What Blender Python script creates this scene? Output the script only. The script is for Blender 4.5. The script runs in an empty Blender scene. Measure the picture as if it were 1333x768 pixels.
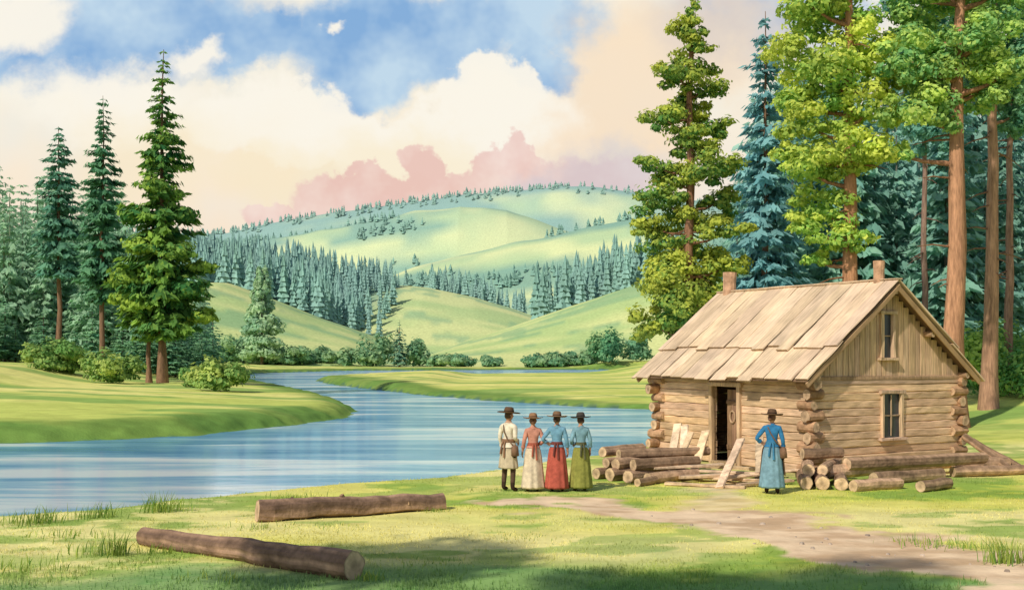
import bpy, math, numpy as np
from mathutils import Vector, Matrix
rng = np.random.default_rng(7)
SC = bpy.context.scene
F = 1429.0   # camera focal length in image pixels, used to place objects from image coordinates

# ------------------------------------------------------------------ helpers
def ss(a,b,x):
    t=np.clip((np.asarray(x,float)-a)/(b-a),0,1); return t*t*(3-2*t)
def vnoise(x,y,seed=0.0):
    x=np.asarray(x,float); y=np.asarray(y,float)
    xi=np.floor(x); yi=np.floor(y); fx=x-xi; fy=y-yi
    def h(a,b):
        s=np.sin(a*127.1+b*311.7+seed*17.17)*43758.5453
        return s-np.floor(s)
    fx=fx*fx*(3-2*fx); fy=fy*fy*(3-2*fy)
    return (h(xi,yi)*(1-fx)+h(xi+1,yi)*fx)*(1-fy)+(h(xi,yi+1)*(1-fx)+h(xi+1,yi+1)*fx)*fy
def fbm(x,y,o=4,seed=0.0):
    s=0;a=.5;t=0
    for i in range(o):
        s=s+a*vnoise(x*2**i,y*2**i,seed+i*3.3); t+=a; a*=.5
    return s/t
def unit(v):
    v=np.asarray(v,float); return v/(np.linalg.norm(v,axis=-1,keepdims=True)+1e-9)
def lerp(a,b,t):
    a=np.asarray(a,float); b=np.asarray(b,float); t=np.asarray(t,float)[...,None]
    return a*(1-t)+b*t

class MB:
    def __init__(s): s.v=[];s.c=[];s.f=[];s.n=0
    def add(s,v,f,col):
        v=np.asarray(v,float).reshape(-1,3); f=np.asarray(f,int)
        col=np.asarray(col,float)
        if col.ndim==1: col=np.tile(col[:3],(len(v),1))
        s.v.append(v); s.c.append(col[:,:3]); s.f.append(f+s.n); s.n+=len(v)
    def build(s,name,mat,parent=None,smooth=False,loc=None):
        V=np.concatenate(s.v); C=np.concatenate(s.c)
        me=bpy.data.meshes.new(name)
        me.vertices.add(len(V)); me.vertices.foreach_set("co",V.astype(np.float32).ravel())
        li=[];st=[];k=0
        for f in s.f:
            m=f.shape[1]; li.append(f.ravel()); st.append(k+np.arange(len(f))*m); k+=f.size
        li=np.concatenate(li); st=np.concatenate(st)
        me.loops.add(len(li)); me.loops.foreach_set("vertex_index",li.astype(np.int32))
        me.polygons.add(len(st)); me.polygons.foreach_set("loop_start",st.astype(np.int32))
        me.update(calc_edges=True)
        a=me.attributes.new("Col",'FLOAT_COLOR','POINT')
        a.data.foreach_set("color",np.hstack([C,np.ones((len(C),1))]).astype(np.float32).ravel())
        me.polygons.foreach_set("use_smooth",np.full(len(st),smooth))
        me.materials.append(mat)
        ob=bpy.data.objects.new(name,me); SC.collection.objects.link(ob)
        if parent is not None: ob.parent=parent
        if loc is not None: ob.location=loc
        return ob
def empty(name,loc=(0,0,0),rz=0,parent=None):
    e=bpy.data.objects.new(name,None); SC.collection.objects.link(e)
    e.location=loc; e.rotation_euler=(0,0,rz); e.empty_display_size=.2
    if parent: e.parent=parent
    return e

def tube(mb,pts,rad,n=10,col=(.2,.12,.07),cap=None,jit=0.0,seed=0,close=False):
    pts=np.asarray(pts,float); rad=np.broadcast_to(np.asarray(rad,float),(len(pts),))
    T=np.gradient(pts,axis=0); T=unit(T)
    ref=np.array([0,0,1.]) if abs(T[0][2])<.9 else np.array([1.,0,0])
    r_=np.random.default_rng(seed)
    V=[]
    ang=np.linspace(0,2*np.pi,n,endpoint=False)
    prof=1+jit*r_.normal(size=n)
    for i in range(len(pts)):
        a=unit(np.cross(T[i],ref)); b=np.cross(T[i],a)
        rr=rad[i]*prof*(1+jit*.5*r_.normal(size=n))
        V.append(pts[i]+rr[:,None]*(np.cos(ang)[:,None]*a+np.sin(ang)[:,None]*b))
    V=np.concatenate(V); m=len(pts)
    i=np.arange(m-1)[:,None]*n; j=np.arange(n)[None,:]; j2=(j+1)%n
    Fq=np.stack([i+j,i+j2,i+n+j2,i+n+j],-1).reshape(-1,4)
    col=np.asarray(col,float)
    if col.ndim==1:
        C=np.tile(col,(len(V),1))*(1+(0 if close else .12)*r_.normal(size=(len(V),1)))
    else: C=col
    mb.add(V,Fq,np.clip(C,0,1))
    if close:
        for e in (0,m-1): mb.add(V[e*n:(e+1)*n],np.arange(n)[None,:],np.clip(C[:n],0,1))
    if cap is not None:
        cap=np.array(cap,float)
        for e in (0,m-1):
            ring=V[e*n:(e+1)*n]; c=ring.mean(0)
            r1=c+(ring-c)*.86; r2=c+(ring-c)*.5
            vv=np.vstack([ring,r1,r2,[c]])
            cc=np.vstack([np.tile(cap*.5,(n,1)),np.tile(cap,(n,1)),np.tile(cap*.85,(n,1)),[cap*.5]])
            jj=np.arange(n); k=(jj+1)%n
            q=np.vstack([np.stack([jj,k,k+n,jj+n],-1),np.stack([jj+n,k+n,k+2*n,jj+2*n],-1)]); t=np.stack([jj+2*n,k+2*n,np.full(n,3*n)],-1)
            mb.add(vv,q,np.clip(cc,0,1)); mb.f.append(t+mb.n-len(vv))

def beam(mb,p0,p1,w,h,up=(0,0,1),ch=.02,seg=3,jit=.006,col=(.4,.3,.2),cap=None,vary=.06,hue=.5):
    p0=np.asarray(p0,float);p1=np.asarray(p1,float);up=np.asarray(up,float)
    T=unit(p1-p0); a=unit(np.cross(T,up)); b=np.cross(a,T)
    x=w/2;y=h/2;c=min(ch,x*.8,y*.8)
    pr=np.array([[x-c,-y],[x,-y+c],[x,y-c],[x-c,y],[-x+c,y],[-x,y-c],[-x,-y+c],[-x+c,-y]])
    V=[]
    for i in range(seg+1):
        q=p0+(p1-p0)*i/seg
        pj=pr+rng.normal(size=pr.shape)*jit
        V.append(q+pj[:,:1]*a+pj[:,1:]*b)
    V=np.concatenate(V)
    i=np.arange(seg)[:,None]*8; j=np.arange(8)[None,:]; j2=(j+1)%8
    Fq=np.stack([i+j,i+j2,i+8+j2,i+8+j],-1).reshape(-1,4)
    col=np.asarray(col,float)*(1+vary*rng.normal())*np.array([1,1+.03*hue*rng.normal(),1+.10*hue*rng.normal()])
    C=np.clip(np.tile(col,(len(V),1))*(1+.06*rng.normal(size=(len(V),1))),0,1)
    mb.add(V,Fq,C)
    cc=col if cap is None else np.asarray(cap)
    for e in (0,seg):
        mb.add(V[e*8:(e+1)*8],np.arange(8)[None,:],np.clip(cc,0,1))

# ------------------------------------------------------------------ materials
def vmat(name,rough=.8,nscale=3.0,namt=.25,bump=.2,mapping=(1,1,1),transl=0.0,bscale=None,bdist=.02,coord='Object',spec=.2,det=4,blotch=0):
    m=bpy.data.materials.new(name); m.use_nodes=True; nt=m.node_tree; nt.nodes.clear()
    L=nt.links.new; nd=nt.nodes.new
    out=nd('ShaderNodeOutputMaterial'); p=nd('ShaderNodeBsdfPrincipled')
    at=nd('ShaderNodeAttribute'); at.attribute_name='Col'
    tc=nd('ShaderNodeTexCoord'); mp=nd('ShaderNodeMapping'); mp.inputs['Scale'].default_value=mapping
    L(tc.outputs[coord],mp.inputs[0])
    n=nd('ShaderNodeTexNoise'); n.inputs['Scale'].default_value=nscale; n.inputs['Detail'].default_value=det
    n.inputs['Roughness'].default_value=.6
    L(mp.outputs[0],n.inputs['Vector'])
    mr=nd('ShaderNodeMapRange'); mr.inputs[1].default_value=.3; mr.inputs[2].default_value=.7
    mr.inputs[3].default_value=1-namt; mr.inputs[4].default_value=1+namt
    L(n.outputs['Fac'],mr.inputs[0])
    mx=nd('ShaderNodeMix'); mx.data_type='RGBA'; mx.blend_type='MULTIPLY'; mx.inputs[0].default_value=1
    L(at.outputs['Color'],mx.inputs[6]); L(mr.outputs[0],mx.inputs[7])
    src=mx.outputs[2]
    if blotch:
        n3=nd('ShaderNodeTexNoise'); n3.inputs['Scale'].default_value=1.3; n3.inputs['Detail'].default_value=3; L(tc.outputs[coord],n3.inputs['Vector'])
        m3=nd('ShaderNodeMapRange'); m3.inputs[1].default_value=.35; m3.inputs[2].default_value=.65; m3.inputs[3].default_value=1-blotch; m3.inputs[4].default_value=1+blotch*.6
        L(n3.outputs['Fac'],m3.inputs[0])
        x3=nd('ShaderNodeMix'); x3.data_type='RGBA'; x3.blend_type='MULTIPLY'; x3.inputs[0].default_value=1
        L(src,x3.inputs[6]); L(m3.outputs[0],x3.inputs[7]); src=x3.outputs[2]
    L(src,p.inputs['Base Color'])
    p.inputs['Roughness'].default_value=rough; p.inputs['Specular IOR Level'].default_value=spec
    if bump>0:
        n2=nd('ShaderNodeTexNoise'); n2.inputs['Scale'].default_value=bscale or nscale*3; n2.inputs['Detail'].default_value=3
        L(mp.outputs[0],n2.inputs['Vector'])
        b=nd('ShaderNodeBump'); b.inputs['Strength'].default_value=bump; b.inputs['Distance'].default_value=bdist
        L(n2.outputs['Fac'],b.inputs['Height']); L(b.outputs[0],p.inputs['Normal'])
    if transl>0:
        t=nd('ShaderNodeBsdfTranslucent'); L(src,t.inputs['Color'])
        ms=nd('ShaderNodeMixShader'); ms.inputs[0].default_value=transl
        L(p.outputs[0],ms.inputs[1]); L(t.outputs[0],ms.inputs[2]); L(ms.outputs[0],out.inputs[0])
    else: L(p.outputs[0],out.inputs[0])
    return m
M_ground=vmat('meadow_ground',.95,.9,.16,.4,(1,1.6,1),bscale=9,bdist=.05,spec=.03)
M_leaf=vmat('foliage',.8,.6,.2,0,transl=.42,spec=.03,det=2)
M_far=vmat('far_foliage',.95,.05,.12,0,spec=.0,det=1)
M_bark=vmat('bark',.9,2.5,.38,.7,(5,5,.7),bdist=.04,spec=.1)
M_log=vmat('cut_log',.85,5,.38,.6,bdist=.03,spec=.1,blotch=.15)
M_wallw=vmat('hewn_wall_wood',.85,2.2,.30,.5,(1,1,14),bdist=.015,spec=.1,blotch=.18)
M_roofw=vmat('roof_plank_wood',.8,1.6,.22,.5,(1,12,1),bdist=.015,spec=.1,blotch=.13)
M_vertw=vmat('gable_board_wood',.85,1.6,.32,.5,(14,14,1),bdist=.015,spec=.1,blotch=.15)
M_cloth=vmat('cloth',.9,9,.25,.4,bdist=.012,spec=.1)
M_skin=vmat('skin',.6,9,.08,0,spec=.3)
M_grass=vmat('grass_blades',.8,.8,.2,0,transl=.35,spec=.05,det=2)
def flat(name,col,rough):
    m=bpy.data.materials.new(name); m.use_nodes=True; p=m.node_tree.nodes['Principled BSDF']
    n=m.node_tree.nodes.new('ShaderNodeTexNoise'); n.inputs['Scale'].default_value=6
    r=m.node_tree.nodes.new('ShaderNodeMix'); r.data_type='RGBA'
    r.inputs[6].default_value=(*[c*.8 for c in col],1); r.inputs[7].default_value=(*[min(1,c*1.2) for c in col],1)
    m.node_tree.links.new(n.outputs['Fac'],r.inputs[0]); m.node_tree.links.new(r.outputs[2],p.inputs['Base Color'])
    p.inputs['Roughness'].default_value=rough
    return m
M_glass=flat('window_glass',(.04,.05,.06),.25)

# ------------------------------------------------------------------ terrain
WATER=np.array([(-120,8),(-30,17.5),(-13.4,19.8),(-9.93,21.3),(-8.5,22.2),(-7.6,23.3),(-6.3,24.6),(-5.2,25.8),(-3.7,26.8),
 (-2.07,27.8),(-.56,30),(.77,32.7),(2.7,34.9),(4.4,38),(7,44),(9.5,54),(10,62),(8.8,68.3),(5.17,71.4),(-.94,81.5),(-6.9,92.9),
 (-14.8,113),(-23,136),(-26.7,150),(-23.2,169),(-15.2,186),(4.7,202),(25,221),(51,221),(64,273),(33,290),(-3.2,281),(-40,265),
 (-52,221),(-43.5,172),(-35,145),(-20.6,103),(-12.2,77),(-9.3,66),(-9,61),(-9.7,56),(-11.3,51),(-13.3,45.5),(-16.4,43),(-19.3,41.5),
 (-24.5,40.4),(-45,39),(-120,44)],float)
def sdist(X,Y):
    X=np.asarray(X,float);Y=np.asarray(Y,float)
    sh=X.shape; X=X.ravel();Y=Y.ravel()
    d=np.full(X.shape,1e9); ins=np.zeros(X.shape,bool)
    n=len(WATER)
    for i in range(n):
        ax,ay=WATER[i]; bx,by=WATER[(i+1)%n]
        ex,ey=bx-ax,by-ay
        t=np.clip(((X-ax)*ex+(Y-ay)*ey)/(ex*ex+ey*ey),0,1)
        d=np.minimum(d,np.hypot(X-ax-t*ex,Y-ay-t*ey))
        c=((ay>Y)!=(by>Y)); 
        xi=ax+(Y-ay)*(ex)/(ey if ey!=0 else 1e-9)
        ins^=(c&(X<xi))
    d=np.where(ins,-d,d)
    return d.reshape(sh)
HILLS={
 'A':(420,135,300,[(-60,2),(-31,4),(-13.7,10.3),(9.8,18.6),(33,26.5),(54,33.3),(83,38),(127,42.7),(196,46),(500,50)]),
 'B':(400,125,200,[(-400,34),(-130,31),(-111,29.5),(-102.6,29.5),(-88.6,24.5),(-69,17),(-52,10.8),(-38,4),(-25,0)]),
 'C':(560,140,260,[(-500,60),(-183,50),(-144,46),(-104,40),(-89,39.5),(-65,40),(-42,38),(-18,32.4),(-.6,27),(21,20),(60,12),(150,20),(400,30)]),
 'E2':(850,220,300,[(-500,60),(-158,50),(-111,58),(-75,71),(-39.5,83),(8,94),(55.6,101),(97,108),(168,112),(400,110)]),
 'E1':(1050,180,200,[(-600,90),(-247,111),(-196,117),(-144,129),(-93,140),(-49,148),(-5,143),(39,128),(98,110),(300,100)]),
 'E':(1300,230,900,[(-900,140),(-333,149),(-288,155),(-224,167),(-151,182),(-97,188),(-24,199),(30,203),(103,201),(149,195),(258,180),(485,153),(1200,140)]),
}
def hill(k,X,Y):
    Y0,wf,wb,pr=HILLS[k]; pr=np.array(pr)
    c=np.interp(X,pr[:,0],pr[:,1])
    c=c+ (fbm(X/(Y0*.09),Y/(Y0*.2),3,Y0)-.5)*c*.10
    return c*ss(Y0-wf,Y0,Y)*(1-.45*ss(Y0,Y0+wb,Y))
def H(X,Y,full=False):
    X=np.asarray(X,float);Y=np.asarray(Y,float)
    sd=sdist(X,Y)
    sd=sd+(fbm(X/1.3,Y/1.3,3,5)-.5)*np.clip(.5+Y*.012,0,2.5)
    z=-1.35+1.1*ss(-4,0,sd)+.27*ss(-.05,.7,sd)
    z=z+.12*(fbm(X/3.,Y/3.,3,2)-.5)*ss(0.3,3,sd)
    ml=ss(36,42,Y)*ss(-5,-12,X)*ss(330,210,Y)
    z=z+ml*(.45*ss(0,2.0,sd)+.6*ss(2,22,sd)+1.5*ss(-30,-40,X)*ss(4,30,sd))
    z=z+1.7*ss(13,30,X)*ss(30,60,Y)*ss(0,6,sd)
    z=z+.25*ss(0,8,sd)*ss(60,90,Y)*ss(-40,-20,X)
    hs={k:hill(k,X,Y) for k in HILLS}
    hm=np.maximum.reduce([hs[k] for k in HILLS])
    z=np.where((hm>z)&(hm>.03),hm,z)
    if full: return z,sd,hs,hm
    return z
def Hs(x,y): return float(H(np.array([x]),np.array([y]))[0])
gz=Hs
def px(u): return (u-666.5)/F

PATH=np.array([(.2,22.6),(1.6,21.7),(3.4,20.5),(4.9,18.3),(6.05,16.3),(7.6,15.0),(10,14.0),(16,13)])
PATH2=np.array([(3.4,20.7),(4.6,23.5),(5.5,28.0)])
def pdist(X,Y,P):
    d=np.full(np.shape(X),1e9)
    for (ax,ay),(bx,by) in zip(P[:-1],P[1:]):
        ex,ey=bx-ax,by-ay; t=np.clip(((X-ax)*ex+(Y-ay)*ey)/(ex*ex+ey*ey),0,1)
        d=np.minimum(d,np.hypot(X-ax-t*ex,(Y-ay-t*ey)))
    return d
def pathmask(X,Y):
    n=fbm(X/.9,Y/.8,4,9)-.5
    w=.80+1.0*ss(2.5,6,X)
    m=ss(w+.3,w-.35,pdist(X,Y,PATH)+n*2.8)
    m2=ss(.9,.2,pdist(X,Y,PATH2)+n*1.6)*.7
    return np.maximum(m,m2)
def forestmask(X,Y,z):
    return fbm(X/130.+Y/260.,Y/36.,4,21)
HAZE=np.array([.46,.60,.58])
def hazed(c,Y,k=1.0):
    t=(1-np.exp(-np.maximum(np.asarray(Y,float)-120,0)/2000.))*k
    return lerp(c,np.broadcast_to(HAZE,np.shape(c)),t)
TH=math.radians(30); C0=np.array([7.53,27.7]); V1=np.array([math.cos(TH),math.sin(TH)]); V2=np.array([-math.sin(TH),math.cos(TH)])
def sdcabin(X,Y):
    dx=X-C0[0];dy=Y-C0[1]; a=dx*V1[0]+dy*V1[1]; b=dx*V2[0]+dy*V2[1]
    qx=np.abs(a-2.855)-2.855; qy=np.abs(b-3.155)-3.155
    return np.where((qx<0)&(qy<0),0,np.hypot(np.maximum(qx,0),np.maximum(qy,0)))
def groundcol(X,Y,z,sd,hs,hm):
    n1=fbm(X/2.2,Y/1.5,4,31); n2=fbm(X/9,Y/5,3,32); n3=fbm(X/.5,Y/.35,3,33); n4=fbm(X/1.6,Y/.9,4,34)
    c=lerp((.70,.66,.17),(.47,.54,.09),ss(.38,.66,n1))
    c=lerp(c,(.84,.75,.34),ss(.48,.68,n2)*.75)
    c=lerp(c,(.24,.38,.07),ss(.53,.63,n1)*.8*ss(.4,.6,n3+.1))
    c=lerp(c,(.28,.42,.09),ss(.57,.62,n4)*.6)
    c=lerp(c,(.15,.33,.11),ss(17.0,14.4,Y+(n1-.5)*4.5+.10*np.abs(X-1))*.85)  # tree shade along the near edge, painted into the grass colour
    far=ss(34,48,Y)
    c2=lerp((.74,.70,.23),(.52,.58,.14),ss(.4,.65,fbm(X/14,Y/5,3,40)))
    c2=lerp(c2,(.20,.37,.09),ss(.53,.61,fbm(X/11,Y/3.0,4,41))*.75)
    c=lerp(c,c2,far)
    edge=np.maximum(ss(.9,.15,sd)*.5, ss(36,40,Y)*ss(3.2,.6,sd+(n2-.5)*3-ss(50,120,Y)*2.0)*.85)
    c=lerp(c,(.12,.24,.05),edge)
    pm=pathmask(X,Y)
    c=lerp(c,lerp((.60,.40,.25),(.86,.64,.43),ss(.35,.6,n3*.5+n4*.5)),pm*.95)
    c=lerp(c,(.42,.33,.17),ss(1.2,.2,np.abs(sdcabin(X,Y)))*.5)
    c=lerp(c,(.06,.14,.13),ss(.02,-.2,sd))
    isn=hm>z-1e-6
    st=fbm(X/45+Y/90.,Y/9.,4,50)
    ch=lerp((.62,.65,.24),(.42,.54,.18),ss(.4,.62,st))
    ch=lerp(ch,(.18,.36,.16),ss(.56,.62,fbm(X/22,Y/11.,4,51))*.65*ss(300,330,Y))
    farh=ss(620,700,Y)
    fm=forestmask(X,Y,z)
    light=lerp((.68,.70,.27),(.42,.55,.22),ss(.35,.6,fbm(X/70,Y/26,3,60)))
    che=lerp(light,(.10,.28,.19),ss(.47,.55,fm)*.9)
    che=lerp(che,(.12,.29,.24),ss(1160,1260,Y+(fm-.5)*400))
    ch=lerp(ch,che,farh)
    ch=lerp(ch,(.15,.30,.20),ss(470,520,Y)*ss(640,620,Y)*ss(-45,-80,X))
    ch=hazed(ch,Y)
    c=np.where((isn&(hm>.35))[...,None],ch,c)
    return np.clip(c,0,1)
def make_ground():
    nt,nr=620,760
    s=np.linspace(-1,1,nt); t=.42*s+1.3*s**5
    r=np.linspace(0,1,nr)
    key=np.array([[0,-27],[.03,-10],[.07,10],[.42,36],[.58,70],[.72,200],[.80,330],[.90,700],[.975,1400],[1,4200]])
    y=np.interp(r,key[:,0],key[:,1])
    Yg,Tg=np.meshgrid(y,t,indexing='ij'); Xg=Tg*(Yg+32)
    z,sd,hs,hm=H(Xg,Yg,True)
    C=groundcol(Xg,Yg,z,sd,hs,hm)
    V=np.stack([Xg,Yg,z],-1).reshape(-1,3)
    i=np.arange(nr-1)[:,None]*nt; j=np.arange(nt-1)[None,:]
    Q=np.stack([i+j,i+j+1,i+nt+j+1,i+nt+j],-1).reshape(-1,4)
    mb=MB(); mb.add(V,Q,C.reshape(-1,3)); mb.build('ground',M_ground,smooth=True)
make_ground()

# ------------------------------------------------------------------ river
def make_water():
    m=bpy.data.materials.new('river_water'); m.use_nodes=True; nt=m.node_tree; nt.nodes.clear(); nd=nt.nodes.new; L=nt.links.new
    out=nd('ShaderNodeOutputMaterial')
    tc=nd('ShaderNodeTexCoord')
    mp=nd('ShaderNodeMapping'); mp.inputs['Scale'].default_value=(.05,.22,1); mp.inputs['Rotation'].default_value=(0,0,math.radians(-10)); L(tc.outputs['Object'],mp.inputs[0])
    n=nd('ShaderNodeTexNoise'); n.inputs['Scale'].default_value=1.5; n.inputs['Detail'].default_value=6; n.inputs['Roughness'].default_value=.52; n.inputs['Distortion'].default_value=.5; L(mp.outputs[0],n.inputs['Vector'])
    cr=nd('ShaderNodeValToRGB'); e=cr.color_ramp.elements
    e[0].position=.34; e[0].color=(.08,.25,.50,1); e[1].position=.62; e[1].color=(.86,.92,.96,1)
    a=cr.color_ramp.elements.new(.46); a.color=(.19,.41,.67,1)
    a=cr.color_ramp.elements.new(.54); a.color=(.40,.62,.82,1)
    L(n.outputs['Fac'],cr.inputs[0])
    df=nd('ShaderNodeBsdfDiffuse'); L(cr.outputs[0],df.inputs[0])
    gl=nd('ShaderNodeBsdfGlossy'); gl.inputs['Roughness'].default_value=.09; gl.inputs[0].default_value=(.74,.88,1,1)
    mp2=nd('ShaderNodeMapping'); mp2.inputs['Scale'].default_value=(.30,1.5,1); mp2.inputs['Rotation'].default_value=(0,0,math.radians(6)); L(tc.outputs['Object'],mp2.inputs[0])
    n2=nd('ShaderNodeTexNoise'); n2.inputs['Scale'].default_value=1.2; n2.inputs['Detail'].default_value=3; n2.inputs['Distortion'].default_value=.6; L(mp2.outputs[0],n2.inputs['Vector'])
    b=nd('ShaderNodeBump'); b.inputs['Strength'].default_value=.22; b.inputs['Distance'].default_value=.06
    L(n2.outputs['Fac'],b.inputs['Height']); L(b.outputs[0],gl.inputs['Normal'])
    ms=nd('ShaderNodeMixShader'); ms.inputs[0].default_value=.5
    L(df.outputs[0],ms.inputs[1]); L(gl.outputs[0],ms.inputs[2]); L(ms.outputs[0],out.inputs[0])
    mb=MB(); mb.add([(-160,2,-.25),(90,2,-.25),(90,330,-.25),(-160,330,-.25)],[[0,1,2,3]],(.2,.4,.6))
    mb.build('river',m)
make_water()

# ------------------------------------------------------------------ foliage
def quads(mb,c,nrm,a,la,lb,col):
    a=unit(a-nrm*np.sum(a*nrm,-1,keepdims=True)); b=np.cross(nrm,a)
    la=np.asarray(la)[:,None]; lb=np.asarray(lb)[:,None]
    V=np.stack([c-a*la,c+b*lb-a*la*.1,c+a*la,c-b*lb-a*la*.1],1).reshape(-1,3)
    n=len(c); Q=np.arange(4*n).reshape(n,4)
    mb.add(V,Q,np.repeat(np.clip(col,0,1),4,axis=0))
def clump(mb,c,r,n,size,cl,cd,tone=None,hollow=.5):
    c=np.asarray(c,float); r=np.asarray(r,float)
    n=int(n); d=unit(rng.normal(size=(n,3)))
    ph=rng.uniform(0,6,3)
    lump=.82+.22*np.sin(d[:,0]*5+ph[0])*np.sin(d[:,1]*5+ph[1])+.18*np.sin(d[:,2]*6+d[:,0]*4+ph[2])
    rad=rng.uniform(hollow,1,n)**.6*lump
    p=c+d*r*rad[:,None]
    p[:,2]=np.where(d[:,2]<0,c[2]+(p[:,2]-c[2])*.65,p[:,2])
    nrm=unit(d+np.array([0,0,.3])+rng.normal(size=(n,3))*.33)
    t=rng.uniform(0,1) if tone is None else tone
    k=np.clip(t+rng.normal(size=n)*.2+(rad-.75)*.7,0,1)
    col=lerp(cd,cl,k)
    s=size*rng.uniform(.6,1.4,n)
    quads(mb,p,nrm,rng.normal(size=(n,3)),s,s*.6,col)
def conifer(mb,base,h,zf,rmax,whorls,per,sprays,cl,cd,size=1.0,power=.85,trunk=None,tr=.3,gap=.15,lean=(0,0),wid=.33,tcol=(.22,.13,.08)):
    base=np.asarray(base,float)
    zz=np.linspace(zf,h*.985,whorls)+rng.normal(size=whorls)*.1
    P=[];N=[];A=[];LA=[];LB=[];CC=[]
    for z in zz:
        f=(z-zf)/(h-zf)
        r0=rmax*(max(1-f,0.0)**power)*min(1,.55+f*3.5)+.12
        r0*=rng.uniform(.75,1.15)
        m=max(3,int(per*(.6+.6*(1-f))))
        az=rng.uniform(0,6.28)+np.arange(m)*6.283/m+rng.normal(size=m)*.3
        for q in az:
            if rng.uniform()<gap: continue
            r=r0*rng.uniform(.55,1.15); t=rng.uniform(0,1)
            dr=np.array([math.cos(q),math.sin(q),0]); si=np.array([-dr[1],dr[0],0])
            ns=max(2,int(sprays*(r/rmax)+2))
            s=rng.uniform(.05,1,ns)**.7
            droop=-.28*r*s+.16*r*s**3
            p=base+np.array([lean[0]*z/h,lean[1]*z/h,z])+dr*(r*s)[:,None]+np.array([0,0,1])*droop[:,None]
            lat=rng.choice([-1,1],ns)*rng.uniform(.2,1.1,ns)
            a=dr+si*lat[:,None]+np.array([0,0,-.35])+rng.normal(size=(ns,3))*.12
            la=size*(.12+.24*r*(1-.55*s))*rng.uniform(.7,1.2,ns)
            p=p+unit(a)*la[:,None]*.6
            nn=unit(np.array([0,0,.8])+dr*.75+rng.normal(size=(ns,3))*.35)
            P.append(p);N.append(nn);A.append(a);LA.append(la);LB.append(la*wid)
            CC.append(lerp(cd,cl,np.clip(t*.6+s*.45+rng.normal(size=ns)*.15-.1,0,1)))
            if trunk is not None and r>.6:
                o=base+np.array([lean[0]*z/h,lean[1]*z/h,z])
                tube(trunk,[o,o+dr*r*.85+np.array([0,0,-.18*r])],[.045,.012],4,(.12,.085,.06))
    P=np.concatenate(P);quads(mb,P,np.concatenate(N),np.concatenate(A),np.concatenate(LA),np.concatenate(LB),np.concatenate(CC))
    if trunk is not None:
        k=9; zs=np.linspace(-.4,h,k); rr=tr*(1-zs/h*.93); rr[0]*=1.5; rr[1]*=1.02
        wob=rng.normal(size=(k,2))*.05
        tube(trunk,np.stack([base[0]+lean[0]*zs/h+wob[:,0],base[1]+lean[1]*zs/h+wob[:,1],base[2]+zs],-1),rr,9,tcol,jit=.08,seed=int(h*10))
def tree_obj(name,fol,trunk,matf=M_leaf):
    e=empty(name)
    if fol.v: fol.build('foliage',matf,e)
    if trunk and trunk.v: trunk.build('trunk',M_bark,e,smooth=True)
    return e

# left bank spruces
f,t=MB(),MB(); x,y=px(212)*90,90; g=Hs(x,y)
conifer(f,(x,y,g),28.2-g,4.0,3.9,50,8,40,(.33,.52,.09),(.05,.21,.08),1.05,.72,t,.36,.10,wid=.42)
for (dx,z,rr,rz) in [(-2.6,8.5,1.9,1.2),(2.5,7.6,1.9,1.2),(-1.2,11.0,2.0,1.2),(1.8,10.5,1.8,1.1),(-2.2,13.5,1.5,1.0),(1.6,13.7,1.6,1.0),(0,15.8,1.6,.9),(.4,8.8,2.0,1.2),(-3.3,6.9,1.3,.7),(3.4,5.4,1.3,.9),(3.2,9.4,1.2,.7),(-1.5,6.2,1.6,.9),(1.4,5.0,1.3,.8),(-.8,18,1.1,.7),(.9,19.6,.9,.6)]:
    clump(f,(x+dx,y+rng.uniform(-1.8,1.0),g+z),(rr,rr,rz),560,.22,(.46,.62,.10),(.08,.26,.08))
tree_obj('spruce_tree',f,t)
f,t=MB(),MB(); x,y=px(193)*91,91; g=Hs(x,y)
conifer(f,(x,y,g),11,5.5,2.2,12,6,16,(.24,.42,.11),(.06,.18,.09),1,.8,t,.22,.2)
tree_obj('spruce_tree',f,t)
f,t=MB(),MB(); x,y=px(134)*95,95; g=Hs(x,y)
conifer(f,(x,y,g),25.6-g,6.5,2.5,38,8,28,(.20,.43,.22),(.08,.25,.15),1.15,.6,t,.26,.12,wid=.42)
tree_obj('spruce_tree',f,t)
f,t=MB(),MB(); x,y=px(77)*100,100; g=Hs(x,y)
conifer(f,(x,y,g),24-g,8.5,2.6,32,8,28,(.23,.47,.30),(.10,.29,.21),1.2,.6,t,.24,.12,wid=.42)
tree_obj('spruce_tree',f,t)

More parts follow.
